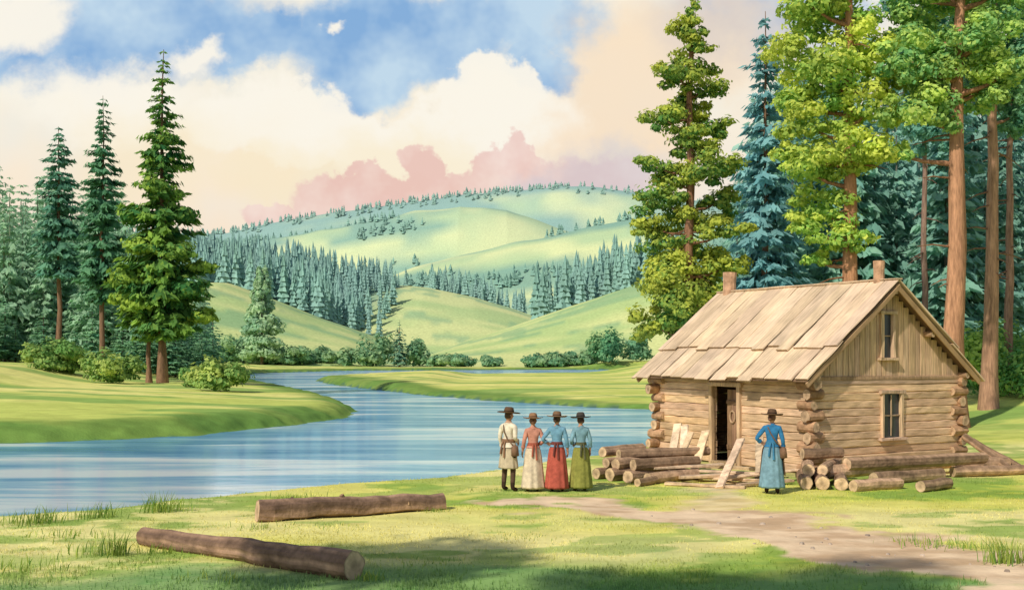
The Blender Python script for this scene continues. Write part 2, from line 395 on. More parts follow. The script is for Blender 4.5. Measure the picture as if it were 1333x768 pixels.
def clumptree(name,x,y,table,s,h,tr,cl,cd,n,size,trcol,topx=0,fw=1.2,fh=1.45):
    f,t=MB(),MB(); g=Hs(x,y)
    k=12; zs=np.linspace(-.4,h,k); rr=tr*(1-zs/h*.75); rr[0]*=1.35
    cx=topx*(zs/h)+rng.normal(size=k)*.05
    T=np.stack([x+cx,y+rng.normal(size=k)*.05,g+zs],-1)
    tube(t,T,rr,12,trcol,jit=.06,seed=int(x*9))
    for (dx,z,hw,hh) in table:
        dx*=s; hw*=s*fw; hh*=s*fh; z=3+z*s-g
        dy=rng.uniform(-1,1)*hw*.8
        c=np.array([x+dx,y+dy,g+z])
        tone=rng.uniform(.3,.95)
        m=int(4+hw/.3)
        vol=(max(hw,.35)*max(hh,.3))**.9
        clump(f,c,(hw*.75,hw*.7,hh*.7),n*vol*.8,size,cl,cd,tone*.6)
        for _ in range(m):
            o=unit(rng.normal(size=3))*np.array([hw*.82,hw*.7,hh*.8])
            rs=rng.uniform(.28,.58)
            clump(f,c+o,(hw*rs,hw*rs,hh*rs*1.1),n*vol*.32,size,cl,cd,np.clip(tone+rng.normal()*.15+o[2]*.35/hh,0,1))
        zz=z-hh*.4-abs(dx)*.12
        a=np.array([np.interp(zz,zs,T[:,0]),y,g+zz])
        mid=(a+c)/2+np.array([0,0,-.12])
        tube(t,[a,mid,c],[tr*.28,tr*.18,.03],6,np.array(trcol)*.8,jit=.05)
    for _ in range(22):
        zz=rng.uniform(h*.25,h*.85); q=rng.uniform(0,6.28); L_=rng.uniform(.6,2.0)
        a=np.array([np.interp(zz,zs,T[:,0]),y,g+zz]); dr=np.array([math.cos(q),math.sin(q)*.7,rng.uniform(-.3,.1)])
        tube(t,[a,a+dr*L_*.6,a+dr*L_+[0,0,-.15]],[.05,.03,.01],4,np.array(trcol)*.6)
    return tree_obj(name,f,t)
clumptree('pine_tree',px(897)*48,48,[(0,443,10,16),(-5,418,22,14),(8,402,22,10),(4,383,30,15),(-20,362,28,14),(16,348,30,14),(-6,328,36,16),(-34,306,26,12),(28,303,28,13),(-3,284,34,16),(20,268,26,12),(-42,250,28,13),(28,240,36,16),(-12,230,34,16),(44,205,26,16),(-32,202,36,16),(8,182,38,16),(-48,172,28,12),(44,160,30,14),(-27,150,36,14),(10,138,38,16),
 (-44,92,36,22),(-20,70,42,26),(24,100,40,26),(-46,42,28,20),(-5,28,36,20),(20,50,36,26),(50,118,28,16),(-10,115,38,18),(-30,120,28,16),(52,78,22,14)],48/F,18.0,.30,(.62,.66,.11),(.12,.30,.08),500,.10,(.28,.145,.085),topx=.1,fw=1.15,fh=1.4)
clumptree('pine_tree',px(1105)*45,45,[(-10,455,60,32),(-58,390,48,32),(22,405,50,34),(-20,355,48,32),(-74,335,32,26),(18,315,40,28),(-50,300,44,28),(-5,260,46,28),(-58,240,42,28),(-82,265,26,18),(-30,190,50,26),(-58,165,30,18),(-14,150,34,17),(-45,128,24,12),(34,355,30,22),(8,515,60,40),(2,585,46,40),(-52,450,44,30),(40,270,30,22)],
 45/F,21.5,.40,(.74,.80,.15),(.27,.50,.11),420,.105,(.42,.21,.11),fw=1.06,fh=1.12)
clumptree('pine_tree',px(1240)*44,44,[(-40,425,48,32),(-62,315,40,28),(-26,355,46,34),(-78,268,28,17),(-5,390,42,30),(30,405,40,30),(66,365,40,38),(-14,312,30,24),(0,485,56,34),(60,475,46,36),(-50,480,44,30),(0,560,50,40),(-70,380,36,30),(40,350,32,28)],
 44/F,21.0,.48,(.62,.76,.18),(.20,.46,.17),420,.105,(.44,.23,.13),topx=.25,fw=1.06,fh=1.12)
clumptree('pine_tree',px(1287)*50,50,[(10,460,40,30),(-20,430,36,26),(34,400,40,34),(15,350,30,24),(0,540,50,50),(40,320,26,22),(-10,380,30,26)],
 50/F,21.0,.38,(.36,.60,.30),(.13,.36,.23),360,.12,(.44,.25,.16),topx=.4)
clumptree('pine_tree',px(1311)*55,55,[(20,460,40,30),(30,410,36,30),(20,360,34,24),(0,530,50,40),(10,310,26,22)],
 55/F,22.0,.24,(.30,.55,.36),(.11,.34,.27),330,.13,(.34,.20,.14),topx=.3)
clumptree('pine_tree',px(1206)*58,58,[(10,430,36,30),(-20,380,38,30),(15,340,34,26),(-10,480,40,30),(0,290,30,22)],
 58/F,22.0,.20,(.28,.53,.38),(.11,.34,.29),300,.13,(.28,.18,.14),topx=-.3)
f,t=MB(),MB(); x,y=px(996)*62,62; g=Hs(x,y)
conifer(f,(x,y,g),22.5-g,3,2.7,46,9,28,(.30,.56,.55),(.16,.39,.42),1.1,.62,t,.28,.08,wid=.42)
tree_obj('blue_spruce_tree',f,t)
for (tx,ty,tz,R_,nn_) in [(-7.6,8.6,8.2,2.2,16),(-4.6,4.0,10.6,2.9,20)]:  # trees out of view, added to cast shade on the foreground grass
    f,t=MB(),MB()
    for _ in range(nn_):
        o=unit(rng.normal(size=3))*np.array([R_,R_*.9,R_*.8])*rng.uniform(.3,1)
        clump(f,(tx+o[0],ty+o[1],tz+abs(o[2])*.8-.3),(1.0,1.0,.7),170,.14,(.25,.4,.06),(.05,.15,.04))
    tube(t,[(tx,ty,-.3),(tx+.1,ty,4),(tx,ty,tz+1)],[.28,.2,.06],10,(.24,.14,.08),jit=.06)
    for q in range(7):
        tube(t,[(tx+.05,ty,tz-2.4+q*.3),(tx+1.6*math.cos(q*2.2),ty+1.6*math.sin(q*2.2),tz-.5+q*.2)],[.09,.03],6,(.22,.13,.08))
    tree_obj('unseen_shade_tree',f,t)

# ---------------- forests
def template(wh,per,sp,cl,cd,power=.8,h=20.,r=2.9,zf=2.,size=1.4,wid=.45):
    m=MB(); conifer(m,(0,0,0),h,zf,r,wh,per,sp,cl,cd,size,power,None,gap=.05,wid=wid)
    tube(m,[(0,0,-1),(0,0,h*.9)],[.22,.05],5,(.18,.14,.11))
    return np.concatenate(m.v),m.f,np.concatenate(m.c)
def conetemplate(tiers,n,cl,cd,h=20.,r=2.6):
    m=MB()
    for i in range(tiers):
        f0=i/tiers; zb=h*(.03+.93*f0); zt=min(h,zb+h*(1.9/tiers)); rr=r*(1-f0)**.85*rng.uniform(.85,1.15)+.15
        a=np.arange(n)*2*np.pi/n+rng.uniform(0,6); rj=rr*np.where(np.arange(n)%2==0,1.1,.62)*rng.uniform(.8,1.2,n)
        V=np.stack([rj*np.cos(a),rj*np.sin(a),np.full(n,zb)-rng.uniform(0,.6,n)*h/20],-1); V=np.vstack([V,[0,0,zt]])
        j=np.arange(n); m.add(V,np.stack([j,(j+1)%n,np.full(n,n)],-1),lerp(cd,cl,np.append(rng.uniform(.2,1,n),rng.uniform(0,.6))))
    return np.concatenate(m.v),m.f,np.concatenate(m.c)
def forest(name,pts,temps,mat,haze=True,tintf=None,zoff=0,hs=(.8,1.15),k=1.0,vr=.15):
    mb=MB(); pts=np.asarray(pts,float)
    g=H(pts[:,0],pts[:,1])
    for i,(x,y,h) in enumerate(pts):
        V,Fs,C=temps[rng.integers(len(temps))]
        a=rng.uniform(0,6.28); ca,sa=math.cos(a),math.sin(a)
        sc=h/20.*np.array([rng.uniform(*hs)]*2+[1.])
        W=np.stack([V[:,0]*ca-V[:,1]*sa,V[:,0]*sa+V[:,1]*ca,V[:,2]],-1)*sc+np.array([x,y,g[i]+zoff])
        c=C*rng.uniform(1-vr,1+vr)
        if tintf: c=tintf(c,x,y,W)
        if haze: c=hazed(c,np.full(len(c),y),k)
        base=mb.n; mb.v.append(W); mb.c.append(np.clip(c,0,1)); mb.n+=len(W)
        for f_ in Fs: mb.f.append(f_+base)
    return mb.build(name,mat)
TD=[conetemplate(9,10,(.20,.38,.25),(.10,.25,.19)) for _ in range(6)]
TM=[template(24,8,12,(.32,.54,.28),(.15,.38,.23),.7,20,3.2,1.5,1.3) for _ in range(4)]
TB=[template(26,8,14,(.28,.53,.36),(.13,.37,.32),.6,20,3.0,2.,1.3) for _ in range(4)]
P=[]
for i in range(130):
    y=rng.uniform(125,215); u=rng.uniform(-90,268)
    h=rng.uniform(18,27)*(y/150)*(1.0-.45*ss(120,268,u))
    P.append((px(u)*y,y,float(h)))
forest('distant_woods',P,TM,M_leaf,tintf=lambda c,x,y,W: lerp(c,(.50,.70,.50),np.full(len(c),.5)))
P=[(px(u)*y,y,h) for u,y,h in zip(rng.uniform(-60,300,50),rng.uniform(112,135,50),rng.uniform(4,8,50))]
forest('undergrowth_trees',P,TM,M_leaf,hs=(1.4,2.0))
P=[]
for i in range(150):
    y=rng.uniform(64,125); u=rng.uniform(945,1560)
    h=rng.uniform(17,27)*(y/85)*(.5+.5*ss(930,1010,u))
    P.append((px(u)*y,y,float(h)))
forest('conifer_woods',P,TB,M_leaf,tintf=lambda c,x,y,W: lerp(c,(.50,.72,.66),np.full(len(c),.2+float(ss(60,125,y))*.5)))  # mist painted into the foliage colour, paler with distance
P=[]
for i in range(900):
    x=rng.uniform(-215,-55); y=rng.uniform(470,580)
    u=666.5+F*x/y
    if u>505 and rng.uniform()<.7: continue
    P.append((x,y,rng.uniform(12,24)*(1-.35*float(ss(380,500,u)))))
for i in range(160):
    y=rng.uniform(420,470); P.append((px(rng.uniform(235,430))*y,y,rng.uniform(12,21)))
for i in range(110):
    y=rng.uniform(440,500); P.append((px(rng.uniform(690,900))*y,y,rng.uniform(13,27)))
for i in range(120):
    y=rng.uniform(580,640); P.append((px(rng.uniform(560,700))*y,y,rng.uniform(9,17)))
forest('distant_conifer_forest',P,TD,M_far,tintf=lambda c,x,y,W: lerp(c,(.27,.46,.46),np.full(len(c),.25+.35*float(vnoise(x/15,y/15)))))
# ridge-top and hollow trees on the far hills, in dense bands
X=rng.uniform(-430,330,26000); Y=rng.uniform(650,1310,26000)
fm=forestmask(X,Y,0)
ridge=(Y>1262)&(fm>.36)&(rng.uniform(size=26000)<.45)
hollow=(fm>.60)&(Y<1200)
low=(Y<705)&(fm>.45)
keep=ridge|hollow|low
X=X[keep][:3600];Y=Y[keep][:3600]
TF=[conetemplate(4,6,(.15,.33,.23),(.09,.25,.18),20,4.) for _ in range(4)]
forest('far_hill_trees',np.stack([X,Y,rng.uniform(5,9,len(X))],-1),TF,M_far,hs=(1.1,1.9),vr=.06)
def shrubs(name,lst,cl,cd,n,size,mat=M_leaf):
    mb=MB()
    for (x,y,r,rz) in lst:
        g=Hs(x,y)
        for _ in range(6):
            o=rng.normal(size=3)*np.array([.45,.4,.2])*r
            clump(mb,(x+o[0],y+o[1],g+rz*.55+abs(o[2])),(r*.6,r*.6,rz*.55),n/5,size,cl,cd)
        clump(mb,(x,y,g+rz*.35),(r*1.05,r*1.05,rz*.55),n/2,size,cl,cd,.25)
    return mb.build(name,mat)
L_=[]
for u,r,rz in [(395,4,3.5),(425,4,3),(450,3.5,4.5),(480,4,4),(497,4.5,8.5),(545,4.2,6.5),(570,4,2.5),(600,4,2.2),(700,4,2.6),(722,4,3.2),(745,4,2.8),(765,3,3),(640,3,2),(375,5,4),(350,4,3),(830,5,5),(310,5,5),(290,5,5)]:
    y=rng.uniform(293,305); L_.append((px(u)*y,y,r,rz))
shrubs('far_shore_shrubs',L_,(.38,.55,.28),(.17,.38,.22),700,.55)
shrubs('round_shrub',[(px(789)*293,293,5.2,8.0)],(.32,.52,.24),(.12,.34,.17),1600,.45)
f=MB(); t=MB(); x,y=px(520)*300,300; conifer(f,(x,y,Hs(x,y)),13,1,3,20,7,10,(.27,.46,.30),(.13,.3,.22),1.4,.8,t,.25,wid=.5); tree_obj('spruce_tree',f,t)
f=MB(); t=MB(); y=292; x=px(341)*y; g=Hs(x,y)
for z,r in [(3,6.8),(6,6.6),(9,6.0),(12,5.2),(15,4.2),(18,3.2),(21,2.3),(23.5,1.5)]:
    for q in range(8):
        an=rng.uniform(0,6.28); clump(f,(x+r*.6*math.cos(an),y+r*.6*math.sin(an),g+z+rng.uniform(-1,1)),(r*.45,r*.45,2.2),260,.5,(.52,.70,.42),(.34,.57,.38))
tube(t,[(x,y,g-1),(x,y,g+22)],[.5,.1],6,(.2,.15,.1)); tree_obj('deciduous_tree',f,t)
for u,y,r,rz in [(68,88,1.9,1.9),(90,90,1.3,1.3),(147,84,1.9,2.0),(280,74,1.7,1.7),(258,80,1.2,1.1)]:
    shrubs('bush',[(px(u)*y,y,r,rz)],(.56,.66,.19),(.18,.37,.11),1800,.15)
for u,y,r,rz in [(1283,54,1.5,3.0),(1318,56,1.6,2.3),(1345,52,1.8,2.4),(1262,60,1.3,2.6)]:
    shrubs('bush',[(px(u)*y,y,r,rz)],(.48,.66,.16),(.15,.40,.14),2400,.12)

# ------------------------------------------------------------------ log cabin
W,LN=5.71,6.31; ZR=5.0; SL=.77
cab=empty('log_cabin',(C0[0],C0[1],0),TH)
wall=(.62,.42,.255); 
wb=MB()
nc=12; ch_=2.42/nc
def course(wb,axis,fixed,a0,a1,opens,br=1.0):
    for i in range(nc):
        z=.06+ch_*(i+.5); segs=[(a0,a1)]
        for (o0,o1,z0,z1) in opens:
            if z+ch_*.3>z0 and z-ch_*.3<z1:
                ns=[]
                for s0,s1 in segs:
                    if o0>s0 and o1<s1: ns+=[(s0,o0),(o1,s1)]
                    else: ns.append((s0,s1))
                segs=ns
        for s0,s1 in segs:
            off=rng.normal()*.008
            p0=(s0,fixed+off,z) if axis=='x' else (fixed+off,s0,z)
            p1=(s1,fixed+off,z) if axis=='x' else (fixed+off,s1,z)
            beam(wb,p0,p1,.15,ch_*.99,ch=.024,seg=8,jit=.006,col=np.array(wall)*br,vary=.09)
course(wb,'x',.075,.03,W-.03,[(2.94-.40,2.94+.40,.86,2.04)],1.08)  # front gable logs coloured brighter to make up for weak light there
course(wb,'y',.08,.16,LN-.16,[(2.65,3.75,.0,2.14)])
course(wb,'x',LN-.075,.03,W-.03,[])
course(wb,'y',W-.08,.16,LN-.16,[])
wb.build('walls',M_wallw,cab)
fb=MB()
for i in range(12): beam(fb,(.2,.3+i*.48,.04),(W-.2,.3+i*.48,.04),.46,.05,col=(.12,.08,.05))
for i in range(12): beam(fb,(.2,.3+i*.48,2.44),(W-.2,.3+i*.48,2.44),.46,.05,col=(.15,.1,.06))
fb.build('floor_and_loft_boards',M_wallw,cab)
cb=MB(); k=0
for (cx,cy,sx,sy) in [(0.02,0.02,-1,-1),(W-.02,.02,1,-1),(.02,LN-.02,-1,1),(W-.02,LN-.02,1,1)]:
    for i in range(9):
        z=.15+.272*i; r=.135*rng.uniform(.86,1.12); k+=1
        cl=np.array([.40,.24,.135])*rng.uniform(.75,1.2)
        ex=rng.uniform(.12,.36) if sx<0 else rng.uniform(.10,.22)
        cp=np.array([.60,.41,.25])*rng.uniform(.75,1.15)
        if i%2==0: tube(cb,[(cx+sx*.02,cy+sy*ex,z),(cx+sx*.02,cy,z),(cx+sx*.02,cy-sy*.35,z)],[r*1.02,r*1.03,r],12,cl,cp,.07,k)
        else: tube(cb,[(cx+sx*ex,cy+sy*.02,z),(cx,cy+sy*.02,z),(cx-sx*.35,cy+sy*.02,z)],[r*1.02,r*1.03,r],12,cl,cp,.07,k)
cb.build('corner_logs',M_log,cab)
gb=MB()
for yy,sgn in ((0.05,-1),(LN-.05,1)):
    x=.02
    while x<W-.05:
        w=rng.uniform(.17,.25); w=min(w,W-x)
        xm=x+w/2; zt=ZR-.11-SL*abs(xm-W/2)-.02
        rngs=[(2.46,zt)]
        if sgn<0 and 2.80-.27<xm<2.80+.27: rngs=[(2.46,2.98),(4.14,zt)]
        for a,b in rngs:
            if b-a>.04: beam(gb,(xm,yy+sgn*rng.uniform(0,.018),a),(xm,yy+sgn*rng.uniform(0,.018),b),.03,w-.018,up=(1,0,0),ch=.006,seg=2,jit=.002,col=(.58,.395,.245),vary=.11)
        x+=w
    gb.add([(.15,yy-sgn*.05,2.47),(W-.15,yy-sgn*.05,2.47),(W/2,yy-sgn*.05,ZR-.2)],[[0,1,2]],(.08,.05,.03))
    beam(gb,(-.02,yy+sgn*.045,2.455),(W+.02,yy+sgn*.045,2.455),.06,.10,col=(.46,.30,.18))
gb.build('gable_boards',M_vertw,cab)
rb=MB()
for sgn in (-1,1):
    d=unit(np.array([sgn,0,-SL])); nrm=unit(np.array([sgn*SL,0,1.0]))
    R=np.array([W/2,0,ZR]); Ltot=(W/2+.56)*math.hypot(1,SL)
    beam(rb,R+d*.04+[0,LN/2,0]-nrm*.055,R+d*(Ltot-.10)+[0,LN/2,0]-nrm*.055,LN+.60,.03,up=nrm,ch=.004,jit=0,col=(.22,.14,.08),seg=2)
    y=-.36
    while y<LN+.48:
        w=min(rng.uniform(.42,.68),LN+.52-y)
        if w<.12: break
        ym=y+w/2; t1=rng.uniform(.655,.71)
        tint=np.array([.74,.555,.37])*rng.uniform(.84,1.08)
        for (a,b,lift,yy,ww) in ((t1-.06,.985+rng.uniform(-.02,.03),.0,ym+rng.normal()*.02,w),(0.0,t1,.05,ym,w)):
            sk=rng.normal()*.02
            beam(rb,R+d*Ltot*a+[0,yy,0]+nrm*(lift-.01+rng.uniform(0,.008)),R+d*Ltot*b+[0,yy+sk,0]+nrm*(lift*.8+.01+rng.uniform(0,.025)),ww-.024,.038,up=nrm,ch=.008,seg=5,jit=.006,col=tint*rng.uniform(.92,1.06),cap=(.42,.28,.16),vary=.05,hue=.3)
        y+=w
    for yy in (-.30,LN+.40):
        beam(rb,R+d*.02+[0,yy,0]-nrm*.14,R+d*(Ltot-.06)+[0,yy,0]-nrm*.14,.05,.13,up=nrm,col=(.40,.26,.15),ch=.01)
beam(rb,(W/2,-.37,ZR+.065),(W/2,LN+.5,ZR+.065),.20,.05,col=(.62,.45,.29),seg=8)
rb.build('roof',M_roofw,cab)
pb=MB()
for xx,zz in ((W/2,ZR-.26),(W*.25,ZR-.28-SL*W*.25),(W*.75,ZR-.28-SL*W*.25),(0.02,2.50),(W-.02,2.50)):
    for a,b in ((-.26,.3),(LN-.3,LN+.26)):
        tube(pb,[(xx,a,zz),(xx,b,zz)],[.085,.085],10,(.36,.23,.13),(.55,.38,.24),.03)
pb.build('purlins',M_log,cab)
hb=MB()
tube(hb,[(W/2,6.3,4.8),(W/2,6.3,5.3),(W/2+.02,6.3,5.66)],[.21,.20,.215],12,(.48,.29,.175),(.25,.16,.1),.04)
tube(hb,[(W/2,.34,4.8),(W/2,.34,5.2),(W/2,.34,5.58)],[.15,.14,.15],12,(.48,.29,.175),(.25,.16,.1),.04)
hb.build('chimney_posts',M_log,cab)
def window(xc,z0,z1,w,yf,vert,hor):
    e=empty('window',(0,0,0),0,cab)
    fr=MB(); c=(.60,.42,.265); fw=.09
    for x in (xc-w/2,xc+w/2): beam(fr,(x,yf,z0-.04),(x,yf,z1+.04),.10,fw,up=(1,0,0),col=c,ch=.01)
    beam(fr,(xc-w/2-.10,yf-.012,z1+.085),(xc+w/2+.10,yf-.012,z1+.085),.11,.09,col=c,ch=.01)
    beam(fr,(xc-w/2-.13,yf-.03,z0-.08),(xc+w/2+.13,yf-.03,z0-.08),.16,.07,col=c,ch=.01)
    for k in range(vert):
        x=xc-w/2+w*(k+1)/(vert+1); beam(fr,(x,yf+.02,z0),(x,yf+.02,z1),.03,.03,up=(1,0,0),col=(.46,.33,.21),ch=.005)
    for k in range(hor):
        z=z0+(z1-z0)*(k+1)/(hor+1); beam(fr,(xc-w/2,yf+.025,z),(xc+w/2,yf+.025,z),.03,.035,col=(.46,.33,.21),ch=.005)
    fr.build('frame',M_vertw,e)
    g=MB(); g.add([(xc-w/2,yf+.055,z0-.05),(xc+w/2,yf+.055,z0-.05),(xc+w/2,yf+.055,z1+.05),(xc-w/2,yf+.055,z1+.05)],[[0,1,2,3]],(.05,.05,.05)); g.build('glass',M_glass,e)
window(2.94,.92,2.0,.74,-.02,1,1)
window(2.80,3.03,4.10,.44,.0,0,1)
de=empty('door',(0,0,0),0,cab); db=MB()
for yy in (2.62,3.78): beam(db,(-.02,yy,.02),(-.02,yy,2.22),.12,.13,up=(0,1,0),col=(.56,.38,.23),ch=.012)
beam(db,(-.025,2.50,2.25),(-.025,3.90,2.25),.13,.13,col=(.56,.38,.23),ch=.012)
beam(db,(.05,2.66,.06),(.05,3.74,.06),.3,.09,col=(.36,.25,.15),ch=.012)
db.build('door_frame',M_vertw,de)
dl=MB(); hx=np.array([.13,2.70]); dd=unit(np.array([.14,.99]))
nn2=np.array([-dd[1],dd[0]])
for k in range(3):
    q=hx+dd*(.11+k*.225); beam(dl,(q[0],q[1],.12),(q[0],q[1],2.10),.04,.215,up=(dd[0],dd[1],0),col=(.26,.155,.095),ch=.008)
for z in (.5,1.75):
    a=hx+dd*.04+nn2*.035; b=hx+dd*.66+nn2*.035
    beam(dl,(a[0],a[1],z),(b[0],b[1],z),.04,.12,col=(.20,.12,.07))
c=hx+dd*.36+nn2*.05
an=np.linspace(0,2*np.pi,17)
tube(dl,[(c[0]+dd[0]*.12*math.cos(q),c[1]+dd[1]*.12*math.cos(q),1.35+.16*math.sin(q)) for q in an],.028,6,(.42,.28,.17))
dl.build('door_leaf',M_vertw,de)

# ------------------------------------------------------------------ logs & planks
def log_obj(name,p0,p1,r0,r1,parent=None,col=(.30,.17,.10),cap=(.62,.44,.28),n=16,knots=2,mid=7):
    p0=np.array(p0,float);p1=np.array(p1,float)
    mb=MB(); k=mid; tt=np.linspace(0,1,k)
    pts=p0+(p1-p0)*tt[:,None]; pts[1:-1]+=rng.normal(size=(k-2,3))*r0*.07
    C=np.tile(np.array(col,float),(k*n,1)).reshape(k,n,3)
    st=rng.uniform(.6,1.45,n)[None,:,None]; C=np.clip(C*st*rng.uniform(.85,1.15,(k,n,1)),0,1)
    tube(mb,pts,r0+(r1-r0)*tt+rng.normal(size=k)*r0*.035,n,C.reshape(-1,3),cap,.04,int(abs(p0[0])*100)+3)
    for _ in range(knots):
        t=rng.uniform(.15,.85); c=p0+(p1-p0)*t; q=unit(rng.normal(size=3)+[0,-.3,1.2])
        tube(mb,[c,c+q*(r0*1.25)],[r0*.28,r0*.2],7,np.array(col)*.8,(.40,.26,.15),.05)
    return mb.build(name,M_log,parent,smooth=False)
for (a,b,r0,r1) in (((-4.62,19.9),(-1.36,21.6),.215,.165),((-5.86,17.5),(-2.12,14.75),.15,.205)):
    e=empty('fallen_log'); log_obj('trunk',(a[0],a[1],gz(*a)+r0*.88),(b[0],b[1],gz(*b)+r1*.88),r0,r1,e,(.27,.17,.115),n=22,knots=3,mid=14)
def pile(name,logs,col=(.42,.27,.165)):
    e=empty(name)
    for i,(x0,y0,x1,y1,r,z) in enumerate(logs):
        zg0=gz(x0,y0); zg1=gz(x1,y1)
        z0,z1=z if isinstance(z,tuple) else (z,z)
        log_obj('log_%d'%(i+1),(x0,y0,zg0+r*.95+z0),(x1,y1,zg1+r*.95+z1),r,r*.93,e,np.array(col)*rng.uniform(.65,1.25),np.array((.68,.48,.29))*rng.uniform(.8,1.1),12,knots=0,mid=5)
pile('log_pile',[(2.35,26.4,3.9,27.6,.16,0),(2.75,26.1,4.1,27.5,.15,0),(3.2,25.9,4.5,26.8,.14,0),(2.05,26.8,3.6,28.1,.14,0),
 (2.5,26.5,4.0,27.8,.14,.26),(2.9,26.3,4.6,27.2,.15,.26),(2.3,26.9,4.0,28.2,.13,.27),(2.6,26.8,5.0,28.0,.12,.5),(2.25,27.3,3.4,28.6,.13,.5),(2.9,25.4,3.6,26.2,.10,0)])
pile('log_pile',[(6.6,24.6,7.0,26.6,.15,0),(6.95,24.55,7.35,26.5,.16,0),(7.35,24.5,7.9,26.4,.15,0),(6.75,25.0,7.2,26.8,.14,.27),
 (7.1,25.1,8.0,27.0,.13,.27),(7.3,25.6,11.6,28.6,.17,.12),(7.9,25.9,12.0,27.9,.15,.30),(7.55,24.3,8.8,24.9,.13,0),(9.0,24.2,9.9,24.9,.13,0),
 (6.9,26.1,7.9,26.3,.14,.55),(8.4,25.5,10.4,26.6,.15,0),(11.3,28.2,12.9,28.6,.16,.1),(11.0,27.4,13.0,27.9,.14,0),(12.2,29.6,12.75,28.2,.10,(.75,.05)),(12.5,29.8,13.2,28.4,.10,(.6,.0))])
pe=empty('plank_pile'); 
pl=[((3.6,25.75,.05),(5.3,24.9,.06),.20,.06),((4.3,26.7,.10),(6.2,25.5,.12),.22,.06),((4.0,26.2,.14),(6.3,26.6,.20),.22,.07),((5.2,25.2,.07),(6.6,25.9,.10),.2,.06),((3.9,27.2,.22),(5.9,26.1,.24),.20,.06),
 ((4.6,27.5,.3),(6.7,27.0,.22),.26,.07),((3.4,26.5,.32),(5.2,27.1,.36),.18,.06),((4.9,25.7,.17),(6.9,26.5,.28),.18,.06)]
for i,(a,b,w,h) in enumerate(pl):
    mb=MB(); beam(mb,a,b,w,h,col=(.64,.46,.29),cap=(.66,.48,.31),ch=.012,vary=.15); mb.build('plank_%d'%(i+1),M_log,pe)
for i,(a,b,w) in enumerate([((4.72,25.0,.03),(5.55,26.6,1.02),.20),((3.95,27.6,.1),(4.35,28.8,1.25),.22),((4.25,27.4,.1),(4.50,28.6,1.22),.2),((4.5,27.2,.15),(5.0,28.3,1.1),.22),((4.0,27.2,.15),(4.62,28.3,1.05),.16),((5.9,26.2,.1),(6.3,27.9,.95),.2)]):
    mb=MB(); beam(mb,a,b,w,.06,up=(-.5,-.6,.6),col=(.66,.48,.30),cap=(.66,.48,.31),ch=.012,vary=.12); mb.build('leaning_plank_%d'%(i+1),M_log,pe)

# ------------------------------------------------------------------ people
def skin_mesh(verts,edges,radii,root=0,sub=2):
    me=bpy.data.meshes.new('sk'); me.from_pydata([tuple(v) for v in verts],edges,[]); ob=bpy.data.objects.new('sk',me); SC.collection.objects.link(ob)
    md=ob.modifiers.new('s','SKIN'); md.use_smooth_shade=True
    for i,r in enumerate(radii):
        sv=me.skin_vertices[0].data[i]; sv.radius=r if isinstance(r,tuple) else (r,r); sv.use_root=(i==root)
    m2=ob.modifiers.new('d','SUBSURF'); m2.levels=sub; m2.render_levels=sub
    dg=bpy.context.evaluated_depsgraph_get(); dg.update()
    nm=bpy.data.meshes.new_from_object(ob.evaluated_get(dg))
    V=np.array([v.co[:] for v in nm.vertices]); Fc=[tuple(p.vertices) for p in nm.polygons]
    bpy.data.objects.remove(ob); return V,Fc
def addfaces(mb,V,Fc,C):
    q=[f for f in Fc if len(f)==4]; t=[f for f in Fc if len(f)==3]
    mb.add(V,np.array(q),C)
    if t: mb.f.append(np.array(t)+mb.n-len(V))
def rings(mb,rows,n,col,nf=0,fold=0,ph=0):
    a=np.linspace(0,2*np.pi,n,endpoint=False); V=[]; m=len(rows)
    for q,(cx,cy,z,rx,ry) in enumerate(rows):
        k=q/(m-1); w=1+fold*k*(np.sin(a*nf+ph)+.5*np.sin(a*(nf+5)+ph*2+1))
        V.append(np.stack([cx+rx*w*np.cos(a),cy+ry*w*np.sin(a),np.full(n,z)],-1))
    V=np.concatenate(V); i=np.arange(m-1)[:,None]*n; j=np.arange(n)[None,:]; j2=(j+1)%n
    mb.add(V,np.stack([i+j,i+j2,i+n+j2,i+n+j],-1).reshape(-1,4),np.clip(col,0,1))
def ctube(mb,pts,rad,n,col): tube(mb,pts,rad,n,col,close=True)
